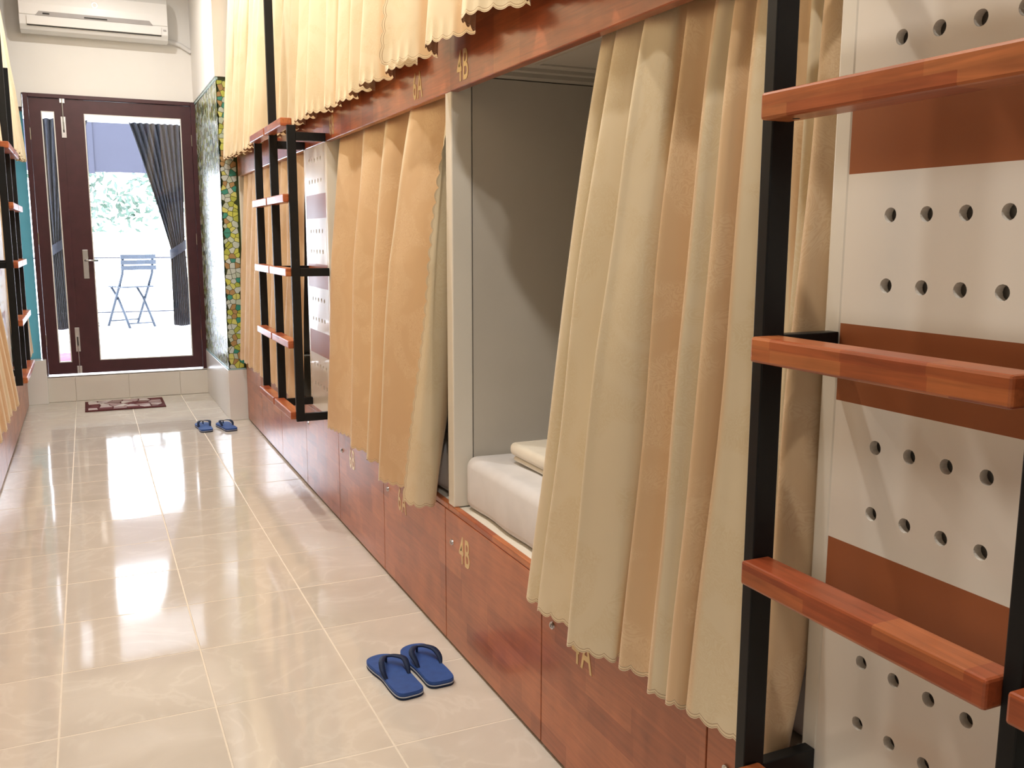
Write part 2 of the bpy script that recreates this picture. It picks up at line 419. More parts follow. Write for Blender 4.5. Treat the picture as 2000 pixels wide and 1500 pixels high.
# ------------------------------------------------------------------ ceiling downlights (they light the corridor)
def downlight(x, y, label):
    r = thing('downlight', (x, y, ZC), label, 'ceiling light', 'ceiling downlights')
    n = 24; m = MB(); ro, ri = .075, .055
    vs = [(x+ro*cos(2*pi*i/n), y+ro*sin(2*pi*i/n), ZC-.001) for i in range(n)]+[(x+ro*cos(2*pi*i/n), y+ro*sin(2*pi*i/n), ZC-.008) for i in range(n)]+[(x+ri*cos(2*pi*i/n), y+ri*sin(2*pi*i/n), ZC-.012) for i in range(n)]+[(x+ri*cos(2*pi*i/n), y+ri*sin(2*pi*i/n), ZC-.003) for i in range(n)]
    m.add(vs, [(k*n+i, (k*n)+(i+1) % n, (k+1)*n+(i+1) % n, (k+1)*n+i) for k in range(3) for i in range(n)]).build('trim_ring', 'ac_white', r, smooth=True)
    MB().cyl((x, y, ZC-.006), (x, y, ZC-.002), .054, 24).build('diffuser', 'lamp_glow', r)
    ld = bpy.data.lights.new('bulb', 'AREA'); ld.shape = 'DISK'; ld.size = .10; ld.energy = LAMP_W; ld.color = LAMP_COL
    lo = bpy.data.objects.new('bulb', ld); COL.objects.link(lo); lo.parent = r; lo.location = (0, 0, -.014)
for y, l in ((.25, 'nearest the viewer'), (2.1, 'above the open bunk'), (3.7, 'above the middle curtain'), (5.3, 'above the far ladder'), (6.9, 'nearest the air conditioner')):  # the first is an unseen lamp added to brighten the near curtain and panel
    downlight(.22, y, 'round white recessed downlight in the ceiling, '+l)

# ------------------------------------------------------------------ bunk woodwork
def holed(mb, x0, x1, y0, y1, z0, z1, ys, zs, r):
    yb = [y0]+[(a+b)/2 for a, b in zip(ys, ys[1:])]+[y1]; zb = [z0]+[(a+b)/2 for a, b in zip(zs, zs[1:])]+[z1]
    for i, cy in enumerate(ys):
        for j, cz in enumerate(zs):
            a0, a1, b0, b1 = yb[i], yb[i+1], zb[j], zb[j+1]
            ang = [2*pi*k/16 for k in range(16)]+[atan2(b-cz, a-cy) % (2*pi) for a in (a0, a1) for b in (b0, b1)]
            ang = sorted(set(round(t, 6) for t in ang)); inn, out = [], []
            for t in ang:
                c_, s_ = cos(t), sin(t); k = 1e9
                if c_ > 1e-6: k = min(k, (a1-cy)/c_)
                if c_ < -1e-6: k = min(k, (a0-cy)/c_)
                if s_ > 1e-6: k = min(k, (b1-cz)/s_)
                if s_ < -1e-6: k = min(k, (b0-cz)/s_)
                inn.append((cy+r*c_, cz+r*s_)); out.append((cy+k*c_, cz+k*s_))
            n = len(ang)
            vs = [(x0, *p) for p in inn]+[(x0, *p) for p in out]+[(x1, *p) for p in inn]
            fs = [(k, (k+1) % n, n+(k+1) % n, n+k) for k in range(n)]+[(k, 2*n+k, 2*n+(k+1) % n, (k+1) % n) for k in range(n)]
            mb.add(vs, fs)
    mb.add([(x0, y0, z0), (x0, y1, z0), (x0, y1, z1), (x0, y0, z1), (x1, y0, z0), (x1, y1, z0), (x1, y1, z1), (x1, y0, z1)],
           [(0, 1, 5, 4), (1, 2, 6, 5), (2, 3, 7, 6), (3, 0, 4, 7)])

def perforated_panel(xf, s, y0, y1, label):
    """xf front plane, s=+1 when the bunk lies towards +x"""
    r = thing('perforated_panel', (xf, (y0+y1)/2, ZL), label, 'panel', 'perforated panels behind the ladders')
    bands = [(.750, .865), (1.075, 1.189), (1.402, 1.514)]
    rows = [(ZL, .750, [.598, .694]), (.865, 1.075, [.921, 1.018]), (1.189, 1.402, [1.247, 1.343]), (1.514, ZB0, [1.575, 1.672])]
    c0 = (y0+y1)/2; ys = [c0+(k-2)*.060 for k in range(5)]
    for z0, z1, zs in rows:
        m = MB(); holed(m, xf, xf+s*.014, y0, y1, z0, z1, ys, zs, .0103); m.build('board', 'panel_white', r)
    for z0, z1 in bands: box('band', 'band_brown', (min(xf, xf+s*.014), max(xf, xf+s*.014), y0, y1, z0, z1), r)
    a, b = sorted((xf+s*.024, xf+s*.034)); box('backing', 'partition_grey', (a, b, y0, y1, ZL, ZB0), r)
    return r

def partition(xf, s, y0, y1, z0, z1, label, depth=1.9, post=.066):
    r = thing('bunk_partition', (xf, (y0+y1)/2, z0), label, 'partition', 'partitions between the bunks')
    a, b = sorted((xf, xf+s*post)); box('front_post', 'cream', (a, b, y0, y1, z0, z1), r, .004)
    a, b = sorted((xf+s*(post+.0025), xf+s*depth)); box('side_panel', 'partition_grey', (a, b, y0+.002, y1-.002, z0, z1), r)
    return r

def locker(xf, s, y0, y1, label, number=None, numcol='brass_paint', lock=True, group='lockers under the bunks'):
    r = thing('locker', (xf, (y0+y1)/2, 0), label, 'locker', group)
    a, b = sorted((xf+s*.020, xf+s*.60)); box('body', 'wood_front', (a, b, y0+.002, y1-.002, .03, ZL-.032), r)
    a, b = sorted((xf, xf+s*.018)); d = box('door', 'wood_front', (a, b, y0+.0022, y1-.0022, .013, ZL-.022), r, .0015)
    a, b = sorted((xf+s*.012, xf+s*.03)); box('plinth', 'dark_slot', (a, b, y0, y1, .0, .0125), r)
    if lock:
        ly = y1-.062; e = -s
        k = MB().cyl((xf-.0002*e, ly, .357), (xf+.004*e, ly, .357), .0105, 20, .0095).build('lock', 'steel', d, angle=.6)
        MB().cyl((xf+.004*e, ly, .357), (xf+.0065*e, ly, .357), .0065, 16).build('lock_core', 'steel', d, angle=.6)
        box('keyhole', 'dark_slot', (min(xf+.006*e, xf+.0069*e), max(xf+.006*e, xf+.0069*e), ly-.0012, ly+.0012, .3530, .3610), d)
    if number:
        text_part(number, d, numcol, (xf-.0004*s, y1-{'4A': .165, '4B': .122, '6A': .19, '6B': .195}[number], .312), (0, -s, 0), (0, 0, 1), .088, .62)
    return r

def bed_base(xf, s, xw, y0, y1, label):
    r = thing('bed_base', (xf, (y0+y1)/2, ZL-.021), label, 'bed base', 'bed bases')
    a, b = sorted((xf+s*.0195, xw)); box('board', 'cream', (a, b, y0, y1, ZL-.0205, ZL-.003), r)
    a, b = sorted((xf+.0005*s, xf+s*.019)); box('front_edge', 'wood_rung', (a, b, y0, y1, ZL-.0205, ZL), r, .003)

# right-hand lockers, far to near
RL = [.61, 1.305, 2.00, 2.70, 3.39, 4.10, 4.80, 5.49, 6.18, YE]
names = ['nearest the viewer, partly behind the near ladder', 'numbered 4A, mostly under the near drawn-back curtain', 'numbered 4B, below the bare mattress corner', 'numbered 6A, below the scalloped end of the middle curtain',
         'numbered 6B, with its number shining white', 'below the foot of the far ladder', 'second from the far end, reflecting the door', 'just before the last one at the far end', 'narrow, last one beside the low white wall']
nums = [None, '4A', '4B', '6A', '6B', None, None, None, None]
for i in range(9):
    locker(XR, 1, RL[i], RL[i+1], 'reddish wood right-hand locker, '+names[i], nums[i], 'brass_paint', i < 6)

# bed bases, upper bunk bases, partitions, panels on the right
SECT = [(-.9, .594, 'behind the near ladder'), (1.06, 2.67, 'under the mattress with the folded blanket'), (2.67, 4.187, 'behind the middle curtain'), (4.653, 6.76, 'at the far end of the right row')]
for a, b, l in SECT:
    bed_base(XR, 1, 2.98, max(a, .4), b, 'cream board bed base on the right lockers, '+l)
    r = thing('upper_bunk_base', (XR+.04, (a+b)/2, 1.782), 'cream underside of the upper right bunk, '+l.replace('under the mattress with', 'above the mattress with'), 'bunk base', 'upper bunk bases')
    box('deck', 'partition_grey', (XR+.035, 2.98, a, b, 1.800, 1.86), r)
    for k, (ins, t, z) in enumerate(((0., .10, 1.784), (.13, .03, 1.790), (.22, .012, 1.795))):
        m = MB(); x0, x1, y0, y1 = XR+.035+ins*.7, 2.98-ins, a+ins, b-ins
        m.box(x0, x1, y0, y0+t, z, 1.801); m.box(x0, x1, y1-t, y1, z, 1.801); m.box(x0, x0+t*.7, y0+t, y1-t, z, 1.801); m.box(x1-t, x1, y0+t, y1-t, z, 1.801)
        m.build('moulding', 'partition_grey', r)
for a, b in ((.594, 1.06), (4.187, 4.653)):
    bed_base(XR, 1, 2.98, a, b, 'narrow cream board at the foot of the perforated panel, '+('near ladder' if a < 1 else 'far right ladder'))
perforated_panel(XR, 1, .627, 1.027, 'cream perforated panel with brown bands behind the near ladder')
perforated_panel(XR, 1, 4.22, 4.62, 'cream perforated panel with brown bands behind the far right ladder')
for a, b, l in ((.594, .627, 'cream bunk partition at the near edge of the near perforated panel'), (1.027, 1.06, 'cream bunk partition between the near curtain and the near perforated panel'),
                (2.62, 2.67, 'cream and grey bunk partition beside the bare mattress'), (4.187, 4.22, 'cream bunk partition between the middle curtain and the far perforated panel'),
                (4.62, 4.653, 'cream bunk partition on the far side of the far perforated panel'), (6.755, 6.80, 'cream bunk partition closing the far end of the right row')):
    partition(XR, 1, a, b, ZL, 1.781, l, 1.9 if b < 6.7 else 1.9)

bm_ = thing('bunk_beam', (XR, 3, ZB0), 'long reddish wooden beam along the right upper bunks with gold numbers', 'beam')
bd = box('board', 'wood_beam', (XR-.002, XR+.026, Y_BACK+.3, YE, ZB0, ZB1), bm_, .003)
for t, y in (('4B', 2.563), ('6A', 2.955), ('6B', 4.10)):
    text_part(t, bm_, 'brass_paint', (XR-.0024, y, 1.752), (0, -1, 0), (0, 0, 1), .085, .62)
o = box('upper_beam', 'wood_beam', (XR-.002, XR+.03, Y_BACK+.3, YE, 2.98, 3.12), None, .003); tag(o, 'wooden rail carrying the upper right curtains below the ceiling', 'beam')
o = box('upper_infill', 'plaster', (XR+.001, XR+.028, Y_BACK+.3, YE, 3.12, ZC)); tag(o, 'white infill board between the upper right rail and the ceiling', 'panel')
o = box('upper_end_panel', 'cream', (XR+.0, 2.98, YE-.03, YE, 1.96, 2.98)); tag(o, 'cream end board of the far upper right bunk', 'panel')

# mattresses, blanket
def mattress(x0, x1, y0, y1, z0, z1, label):
    bm = bmesh.new(); bmesh.ops.create_cube(bm, size=1)
    for v in bm.verts: v.co = Vector((x0+(v.co.x+.5)*(x1-x0), y0+(v.co.y+.5)*(y1-y0), z0+(v.co.z+.5)*(z1-z0)))
    bmesh.ops.bevel(bm, geom=bm.edges[:], offset=.030, segments=5, affect='EDGES', profile=.5)
    bmesh.ops.subdivide_edges(bm, edges=[e for e in bm.edges if e.calc_length() > .3], cuts=26, use_grid_fill=True)
    rnd = random.Random(2)
    for v in bm.verts:
        x, y, z = v.co; k = sin(9*y+3*z)*sin(14*y-7*z+2*x)*.004+sin(23*y+11*x)*.0018
        v.co.z += k*(z > z0+.08); v.co.x -= k*.9+.006*sin(pi*(z-z0)/(z1-z0))*(x < x0+.06)
        if z < z0+.012: v.co.z = z
    me = bpy.data.meshes.new('mattress'); bm.to_mesh(me); bm.free(); me.materials.append(MATS['sheet'])
    for p in me.polygons: p.use_smooth = True
    o = bpy.data.objects.new('mattress', me); COL.objects.link(o); return tag(o, label, 'mattress', 'mattresses')
mattress(1.037, 2.95, 1.075, 2.612, ZL-.002, .640, 'grey white sheeted mattress in the open bunk')
mattress(1.037, 2.95, 2.685, 4.17, ZL-.002, .640, 'grey white sheeted mattress glimpsed behind the middle curtain')
bl = thing('folded_blanket', (1.35, 2.3, .646), 'folded cream blanket lying on the bare mattress', 'blanket')
def slab(x0, x1, y0, y1, z0, z1, name, r_):
    MB().box(x0, x1, y0, y1, z0, z1).build(name, 'blanket', bl, r_, 4, True)
slab(1.135, 1.60, 1.95, 2.47, .647, .662, 'lower_fold', .007)
slab(1.125, 1.61, 1.94, 2.48, .664, .704, 'upper_fold', .016)

# ------------------------------------------------------------------ ladders
def ladder(x, s, yfar, label, bracket_to, tall=(), br=(0, 1, 2)):
    """x: front of the rungs; s=+1 bunk towards +x; yfar: far face of the far post"""
    r = thing('bunk_ladder', (x, yfar-.43, .475), label, 'ladder', 'bunk ladders')
    P = .4300; tops = [.522, .850, 1.176, 1.504, 1.832]
    for k in range(3):
        y1 = yfar-k*P; a, b = sorted((x+s*.023, x+s*.061)); zt = tall[k] if k < len(tall) and tall[k] else 1.80
        box('post', 'black_metal', (a, b, y1-.022, y1, .478, zt), r, .002)
        for z in ((.478, 1.140, 1.735) if k in br else ()):
            a2, b2 = sorted((x+s*.061, bracket_to)); box('bracket', 'black_metal', (a2, b2, y1-.022, y1, z, z+.036), r, .0015)
        if k < 2:
            for zt_ in tops:
                a3, b3 = sorted((x, x+s*.050))
                q = box('rung', 'wood_rung', (a3, b3, y1-P+.001, y1-.023, zt_-.036, zt_), r, .004)
                MB().cyl((x+s*.03, y1-.06, zt_-.0365), (x+s*.03, y1-.06, zt_-.0355), .005, 10).build('screw', 'dark_slot', q)
    return r
ladder(.836, 1, 1.050, 'near black metal ladder with reddish wooden rungs', XR-.001, (2.9, None, None))
ladder(.806, 1, 5.06, 'far right black metal ladder with two columns of wooden rungs', XR-.001, (None, 2.9, None), (1, 2))

# ------------------------------------------------------------------ curtains
def catmull(P, per):
    out = []
    n = len(P)
    for i in range(n-1):
        p0, p1, p2, p3 = P[max(i-1, 0)], P[i], P[i+1], P[min(i+2, n-1)]
        for k in range(per):
            t = k/per
            out.append(tuple(.5*(2*b+(c-a)*t+(2*a-5*b+4*c-d)*t*t+(3*b-a-3*c+d)*t**3) for a, b, c, d in zip(p0, p1, p2, p3)))
    out.append(tuple(P[-1])); return out

def curtain(label, group, bot, top, ztop, zbot, mat='satin', scal=.043, edge0=False, edge1=False, du=.0065, ease=.85, seed=1, cat='curtain', name='curtain', nv=None, mid=None, parent=None, ze=None, tan=()):
    """bot/top: matching control points (x, y) of the cloth's plan at hem and header; mid: optional (t, points)"""
    rnd = random.Random(seed); B = catmull(bot, 14); T = catmull(top, 14); Mi = catmull(mid[1], 14) if mid else None
    acc = [0]
    for a, b in zip(B, B[1:]): acc.append(acc[-1]+hypot(b[0]-a[0], b[1]-a[1]))
    Lh = acc[-1]; nu = max(24, int(Lh/du)); cols = []; tn = []; j = 0
    for i in range(nu+1):
        s = Lh*i/nu
        while j < len(acc)-2 and acc[j+1] < s: j += 1
        t = (s-acc[j])/max(1e-9, acc[j+1]-acc[j])
        lp = lambda Q: (Q[j][0]+(Q[j+1][0]-Q[j][0])*t, Q[j][1]+(Q[j+1][1]-Q[j][1])*t)
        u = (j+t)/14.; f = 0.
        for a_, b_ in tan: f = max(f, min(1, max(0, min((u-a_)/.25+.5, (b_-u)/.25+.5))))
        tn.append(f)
        cols.append((s, lp(T), lp(B), lp(Mi) if Mi else None))
    H = ztop-zbot
    if nv is None: nv = int(H/.0075) if (edge0 or edge1) else 44
    rows = [k/nv*.965 for k in range(nv)]+[.965, .973, .981, .989, .995, 1.0] if not (edge0 or edge1) else [k/nv for k in range(nv+1)]
    ph = [rnd.uniform(0, 6.28) for _ in range(8)]
    vs, uvs = [], []
    for t in rows:
        w_ = t**ease; 
        for s, a, b, m in cols:
            if m:
                tm_ = mid[0]
                if t < tm_: q = (t/tm_)**ease; x, y = a[0]+(m[0]-a[0])*q, a[1]+(m[1]-a[1])*q
                else: q = (t-tm_)/(1-tm_); x, y = m[0]+(b[0]-m[0])*q, m[1]+(b[1]-m[1])*q
            else: x, y = a[0]+(b[0]-a[0])*w_, a[1]+(b[1]-a[1])*w_
            wob = sin(pi*min(1, t*1.15))
            x += wob*(.0035*sin(3.1*s*3+5*t+ph[0])+.0022*sin(17*s+11*t+ph[1])); y += wob*(.006*sin(2.3*s+4.2*t+ph[2])+.003*sin(13*s-8*t+ph[3]))
            sa = .011*(abs(sin(pi*s/scal))**.7) if scal else 0
            zh = zbot+.011-sa+.006*sin(4*s+ph[4])
            if ze: zh += ze[0]+(ze[1]-ze[0])*s/Lh
            zl = zbot+.011+.006*sin(4*s+ph[4])+((ze[0]+(ze[1]-ze[0])*s/Lh) if ze else 0)
            k = max(0, (t-.95)/.05)
            z = ztop+(zl-ztop)*t-sa*k
            vs.append((x, y, z)); uvs.append((s, max(z-zh, 0)))
    nc = len(cols)
    for flag, c0, dirn in ((edge0, 0, 1), (edge1, nc-1, -1)):
        if not flag: continue
        for ri in range(len(rows)):
            i0 = ri*nc+c0; i1 = i0+dirn*3
            p, q = Vector(vs[i0]), Vector(vs[i1]); d = (p-q); d.z = 0
            if d.length < 1e-6: continue
            d.normalize(); am = .012*abs(sin(pi*vs[i0][2]/scal))**.7
            for m in range(4):
                ii = i0+dirn*m; f = 1-m/4.
                vs[ii] = tuple(Vector(vs[ii])+d*am*f)
                uvs[ii] = (uvs[ii][0], min(uvs[ii][1], abs(m)*du*.9))
    fs = [(r*nc+c, r*nc+c+1, (r+1)*nc+c+1, (r+1)*nc+c) for r in range(len(rows)-1) for c in range(nc-1)]
    me = bpy.data.meshes.new(name); o0 = origin(parent) if parent else Vector()
    me.from_pydata([(a-o0.x, b-o0.y, c-o0.z) for a, b, c in vs], [], fs)
    ul = me.uv_layers.new(name='cloth'); u2 = me.uv_layers.new(name='weave')
    for l in me.loops: ul.data[l.index].uv = uvs[l.vertex_index]; vi = l.vertex_index; u2.data[l.index].uv = (cols[vi % nc][0], ztop*1.-H*rows[vi//nc])
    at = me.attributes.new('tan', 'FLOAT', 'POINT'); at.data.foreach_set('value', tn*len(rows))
    for p in me.polygons: p.use_smooth = True
    me.materials.append(MATS[mat]); o = bpy.data.objects.new(name, me); COL.objects.link(o); o.parent = parent
    if label: tag(o, label, cat, group)
    return o

def pleats(xc, s, ya, yb, pitch, amp, seed, asym=.68, proud=0):
    """plan of regular-ish pleats from ya (far) to yb (near); ridges stand towards the corridor (-s)"""
    rnd = random.Random(seed); P = []; y = ya; P.append((xc+s*amp*(.3 if not proud else -proud), ya))
    sg = -1 if yb < ya else 1
    while (y-yb)*sg < -.02:
        p = pitch*rnd.uniform(.7, 1.35); a = amp*rnd.uniform(.6, 1.25)
        P.append((xc-s*a, y+sg*p*.12)); P.append((xc-s*a*.35, y+sg*p*.45)); P.append((xc+s*a*.8, y+sg*p*asym)); P.append((xc+s*a*.9, y+sg*p*(asym+.08)))
        y += sg*p
    k = (yb-ya)/(P[-1][1]-ya)
    return [(x, ya+(yy-ya)*k) for x, yy in P]
def gather(P, xc, s, ya, yb, amp, seed):
    """header plan matching P: same number of control points, small pleats"""
    rnd = random.Random(seed); n = len(P); x_m = sum(p[0] for p in P)/n
    mx = max(abs(p[0]-x_m) for p in P)
    return [(xc+(p[0]-x_m)/mx*amp*rnd.uniform(.6, 1.1), ya+(yb-ya)*((i/(n-1))*.6+.4*(p[1]-P[0][1])/(P[-1][1]-P[0][1]))) for i, p in enumerate(P)]

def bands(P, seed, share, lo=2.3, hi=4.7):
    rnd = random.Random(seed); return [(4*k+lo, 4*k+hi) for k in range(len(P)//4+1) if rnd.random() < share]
GL = 'satin curtains of the lower bunks'; GU = 'satin curtains of the upper bunks'
# near curtain, drawn back (plan of the hem measured fold by fold)
near = [(.976, 1.985), (.958, 1.985), (.939, 1.962), (.950, 1.925), (.972, 1.918), (.935, 1.895), (.938, 1.86), (.957, 1.79), (.976, 1.755), (.976, 1.735), (.914, 1.702), (.918, 1.665), (.954, 1.580), (.976, 1.585), (.976, 1.56),
        (.952, 1.545), (.966, 1.510), (.976, 1.488), (.976, 1.455), (.946, 1.428), (.950, 1.40), (.972, 1.378), (.951, 1.372), (.957, 1.34), (.976, 1.335), (.962, 1.318), (.968, 1.27), (.976, 1.205), (.976, 1.165), (.975, 1.145),
        (.950, 1.110), (.968, 1.105), (.952, 1.100), (.930, 1.085), (.938, 1.066), (.962, 1.060), (.976, 1.070)]
ntop = gather(near, 1.052, 1, 1.83, 1.080, .024, 4)
def deepen(top, bot, k, amp, xmax=1.07):
    # plan between header and hem: the valleys fall back into the bunk where nothing stops them
    out = []
    for i, (a, b) in enumerate(zip(top, bot)):
        lo = max(0, i-4); nb = bot[lo:i+5]; m = sum(p[0] for p in nb)/len(nb); d = b[0]-m
        x = a[0]+(b[0]-a[0])*k+(d*amp if d > 0 else d*.35)
        out.append((min(x, xmax), a[1]+(b[1]-a[1])*k))
    return out
curtain('cream satin curtain drawn back beside the near ladder', GL, near, ntop, 1.775, .424, edge0=True, seed=11, ze=(0, .012), mid=(.52, deepen(ntop, near, .52, 3.4, 1.10)), tan=((7.6, 9.5), (12.5, 19.5), (21.6, 25.3), (27.6, 29.6), (31.7, 37)))  # last but one tan band paints the shade on a fold side
# middle curtain with its end folded back
midc = [(.985, 4.10), (.945, 4.075), (.950, 4.00), (.980, 3.80), (.983, 3.73), (.935, 3.635), (.942, 3.58), (.980, 3.50), (.983, 3.46), (.938, 3.405), (.955, 3.36), (.984, 3.335), (.984, 3.26), (.905, 3.130), (.908, 3.08), (.950, 2.98), (.972, 2.88),
        (.984, 2.76), (.965, 2.712), (.925, 2.710), (.902, 2.730), (.888, 2.785)]
mtop = gather(midc[:18], 1.052, 1, 4.15, 2.70, .024, 6)+[(1.03, 2.690), (1.03, 2.686), (1.032, 2.682), (1.034, 2.678)]
mmid = deepen(mtop, midc, .5, 2.6, 1.10)
for k, y in zip(range(17, 22), (2.72, 2.695, 2.690, 2.688, 2.690)): mmid[k] = (mmid[k][0] if k < 18 else .985-.008*(k-17), y)
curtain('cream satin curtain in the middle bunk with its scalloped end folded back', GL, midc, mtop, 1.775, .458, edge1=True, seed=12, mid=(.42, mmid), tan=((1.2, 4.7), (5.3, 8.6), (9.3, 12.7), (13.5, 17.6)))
# far lower curtain
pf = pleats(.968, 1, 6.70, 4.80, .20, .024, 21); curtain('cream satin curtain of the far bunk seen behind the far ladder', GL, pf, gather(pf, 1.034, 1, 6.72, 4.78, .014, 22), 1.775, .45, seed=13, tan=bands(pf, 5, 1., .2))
# upper right curtains
def upper(label, ya, yb, seed, edge0=False, edge1=False, pitch=.17, amp=.034, xc=.945, zb=1.838, yta=None, ytb=None, proud=0):
    p = pleats(xc, 1, ya, yb, pitch, amp, seed, .68, proud)
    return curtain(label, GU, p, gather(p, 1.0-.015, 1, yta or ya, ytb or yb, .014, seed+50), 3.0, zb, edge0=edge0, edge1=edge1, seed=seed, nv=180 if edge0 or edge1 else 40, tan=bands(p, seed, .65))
upper('cream satin upper curtain at the far end beside the mosaic glass', 6.78, 5.30, 31, pitch=.22, amp=.038, xc=.925, yta=6.76, ytb=5.1)
upper('cream satin upper curtain between the far ladder post and the scalloped one', 5.20, 2.84, 32, pitch=.21, amp=.036, xc=.95, yta=5.05, ytb=2.8)
upper('cream satin upper curtain with scalloped edge above the open bunk', 2.85, 1.12, 33, edge0=True, pitch=.25, amp=.044, xc=.925, yta=2.75, ytb=1.1, proud=1.5)

# ------------------------------------------------------------------ left-hand bunks (mirror side)
LE = [1.6, 2.3, 3.0, 3.7, 4.4, 5.1, 5.8, 6.5, 7.15, 7.56, 8.02]
ll = ['nearest the viewer']+['at place %s from the near end' % t for t in ('two', 'three', 'four', 'five')]+['below the scalloped left curtain', 'below the near half of the left ladder', 'below the far half of the left ladder', 'before the last one by the door', 'narrow, last one beside the door plinth']
for i in range(10): locker(XL, -1, LE[i], LE[i+1], 'reddish wood left-hand locker, '+ll[i], None, lock=False)
for a, b, l in ((1.6, 3.9, 'near'), (3.94, 5.85, 'middle'), (5.88, 6.72, 'ladder'), (6.76, 8.02, 'door')):
    bed_base(XL, -1, -2.49, a, b, 'cream board bed base on the left lockers, %s end' % l)
for a, b, l in ((3.9, 3.94, 'nearer'), (5.85, 5.883, 'just before the left ladder'), (6.72, 6.753, 'just beyond the left ladder'), (7.98, 8.02, 'beside the door plinth')):
    partition(XL, -1, a, b, ZL, 1.781, 'cream bunk partition of the left row, '+l)
perforated_panel(XL, -1, 6.1, 6.5, 'cream perforated panel with brown bands behind the left ladder')
for a, b, l in ((5.883, 6.1, 'near'), (6.5, 6.72, 'far')):
    o = box('side_board', 'panel_white', (XL-.014, XL, a, b, ZL, ZB0)); tag(o, 'glossy cream board on the %s side of the left perforated panel' % l, 'panel')
bl_ = thing('bunk_beam', (XL, 4, ZB0), 'reddish wooden beam along the left upper bunks', 'beam')
box('board', 'wood_beam', (XL-.026, XL+.002, .9, 8.02, ZB0, ZB1), bl_, .003)
o = box('upper_deck', 'partition_grey', (-2.49, XL-.03, .9, 8.02, 1.80, 1.86)); tag(o, 'grey underside deck of the left upper bunks', 'bunk base')
o = box('upper_beam', 'wood_beam', (XL-.03, XL+.002, .9, 8.02, 2.98, 3.12), None, .003); tag(o, 'wooden rail carrying the upper left curtains below the ceiling', 'beam')
o = box('upper_infill', 'plaster', (XL-.028, XL-.001, .9, 8.02, 3.12, ZC)); tag(o, 'white infill board between the upper left rail and the ceiling', 'panel')
o = box('upper_end_panel', 'cream', (-2.49, XL, 7.99, 8.02, 1.96, 2.98)); tag(o, 'cream end board of the far upper left bunk', 'panel')
ladder(-.351, -1, 6.74, 'black metal ladder with wooden rungs at the left edge', XL+.001, (2.35, 2.9, None), (1, 2))
def left_lower(label, ya, yb, seed, edge0=False, pitch=.2):
    p = pleats(-.444, -1, ya, yb, pitch, .026, seed)
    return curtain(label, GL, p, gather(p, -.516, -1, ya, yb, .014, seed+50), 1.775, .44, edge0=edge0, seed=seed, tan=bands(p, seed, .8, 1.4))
p = pleats(-.415, -1, 5.74, 4.05, .2, .030, 41)
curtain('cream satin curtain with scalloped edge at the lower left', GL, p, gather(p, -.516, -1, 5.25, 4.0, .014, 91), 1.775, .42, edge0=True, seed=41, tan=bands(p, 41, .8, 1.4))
left_lower('cream satin curtain of the nearest left bunk', 3.85, 1.7, 42)
left_lower('cream satin lower curtain of the far left bunk by the door', 7.92, 6.8, 43)
def left_upper(label, ya, yb, seed, xc=-.43, zb=1.84, yta=None, edge0=False):
    p = pleats(xc, -1, ya, yb, .18, .034, seed)
    return curtain(label, GU, p, gather(p, XL+.012, -1, yta or ya, yb, .014, seed+50), 3.0, zb, seed=seed, edge0=edge0, nv=180 if edge0 else None)
left_upper('cream satin upper left curtain hanging beside the door head', 7.95, 6.80, 51, -.395, 1.86, 7.8, edge0=True)
left_upper('cream satin upper left curtain cut by the picture edge', 6.27, 4.1, 52, -.425, 1.85)
left_upper('cream satin upper left curtain nearest the viewer', 4.0, 1.0, 53)

# ------------------------------------------------------------------ door
dr = struct(bpy.data.objects.new('door_1', None)); COL.objects.link(dr); dr.location = (.25, YD, .21)
m = MB(); m.box(-.372, -.337, YD-.02, YD+.10, .211, 2.405); m.box(.847, .884, YD-.02, YD+.10, .211, 2.405); m.box(-.337, .847, YD-.02, YD+.10, 2.375, 2.405)
m.build('door_frame', 'maroon', dr, .003)
def leaf(name, x0, x1, g0, g1, zg0, zg1, lab=None):
    m = MB(); y0, y1 = YD-.005, YD+.035; z0, z1 = .222, 2.372
    m.box(x0, g0, y0, y1, z0, z1); m.box(g1, x1, y0, y1, z0, z1); m.box(g0, g1, y0, y1, z0, zg0); m.box(g0, g1, y0, y1, zg1, z1)
    lf = m.build(name, 'maroon', dr)
    b = MB(); t = .008
    for a in ((g0, g0+t, zg0, zg1), (g1-t, g1, zg0, zg1), (g0+t, g1-t, zg0, zg0+t), (g0+t, g1-t, zg1-t, zg1)): b.box(a[0], a[1], YD-.009, YD-.004, a[2], a[3])
    b.build('glazing_bead', 'lw_white', lf)
    box('pane', 'clear_glass', (g0, g1, YD+.012, YD+.017, zg0, zg1), lf)
    return lf
l1 = leaf('narrow_leaf', -.335, -.1005, -.252, -.160, .316, 2.275)
l2 = leaf('wide_leaf', -.1000, .845, .048, .768, .322, 2.270)
box('astragal', 'maroon', (-.118, -.086, YD+.0352, YD+.045, .222, 2.372), l2)
def bolt(x, z0, z1, rod):
    b = box('flush_bolt', 'steel', (x-.017, x+.017, YD-.010, YD-.005, z0, z1), l2, .001)
    MB().cyl((x, YD-.013, rod[0]), (x, YD-.013, rod[1]), .004, 8).build('bolt_rod', 'steel', b)
    box('bolt_slot', 'dark_slot', (x-.005, x+.005, YD-.011, YD-.0095, z0+.04, z0+.12), b)
    zk = rod[0] if rod[0] < z0 else rod[1]
    box('keeper', 'steel', (x-.018, x+.018, YD-.014, YD-.005, min(zk, zk+(.06 if rod[0] < z0 else -.06)), max(zk, zk+(.06 if rod[0] < z0 else -.06))), b, .001)
bolt(-.100, 2.08, 2.24, (2.14, 2.402)); bolt(-.108, .40, .595, (.224, .45))
h = box('handle_plate', 'steel', (-.030, .012, YD-.012, YD-.005, .985, 1.215), l2, .003)
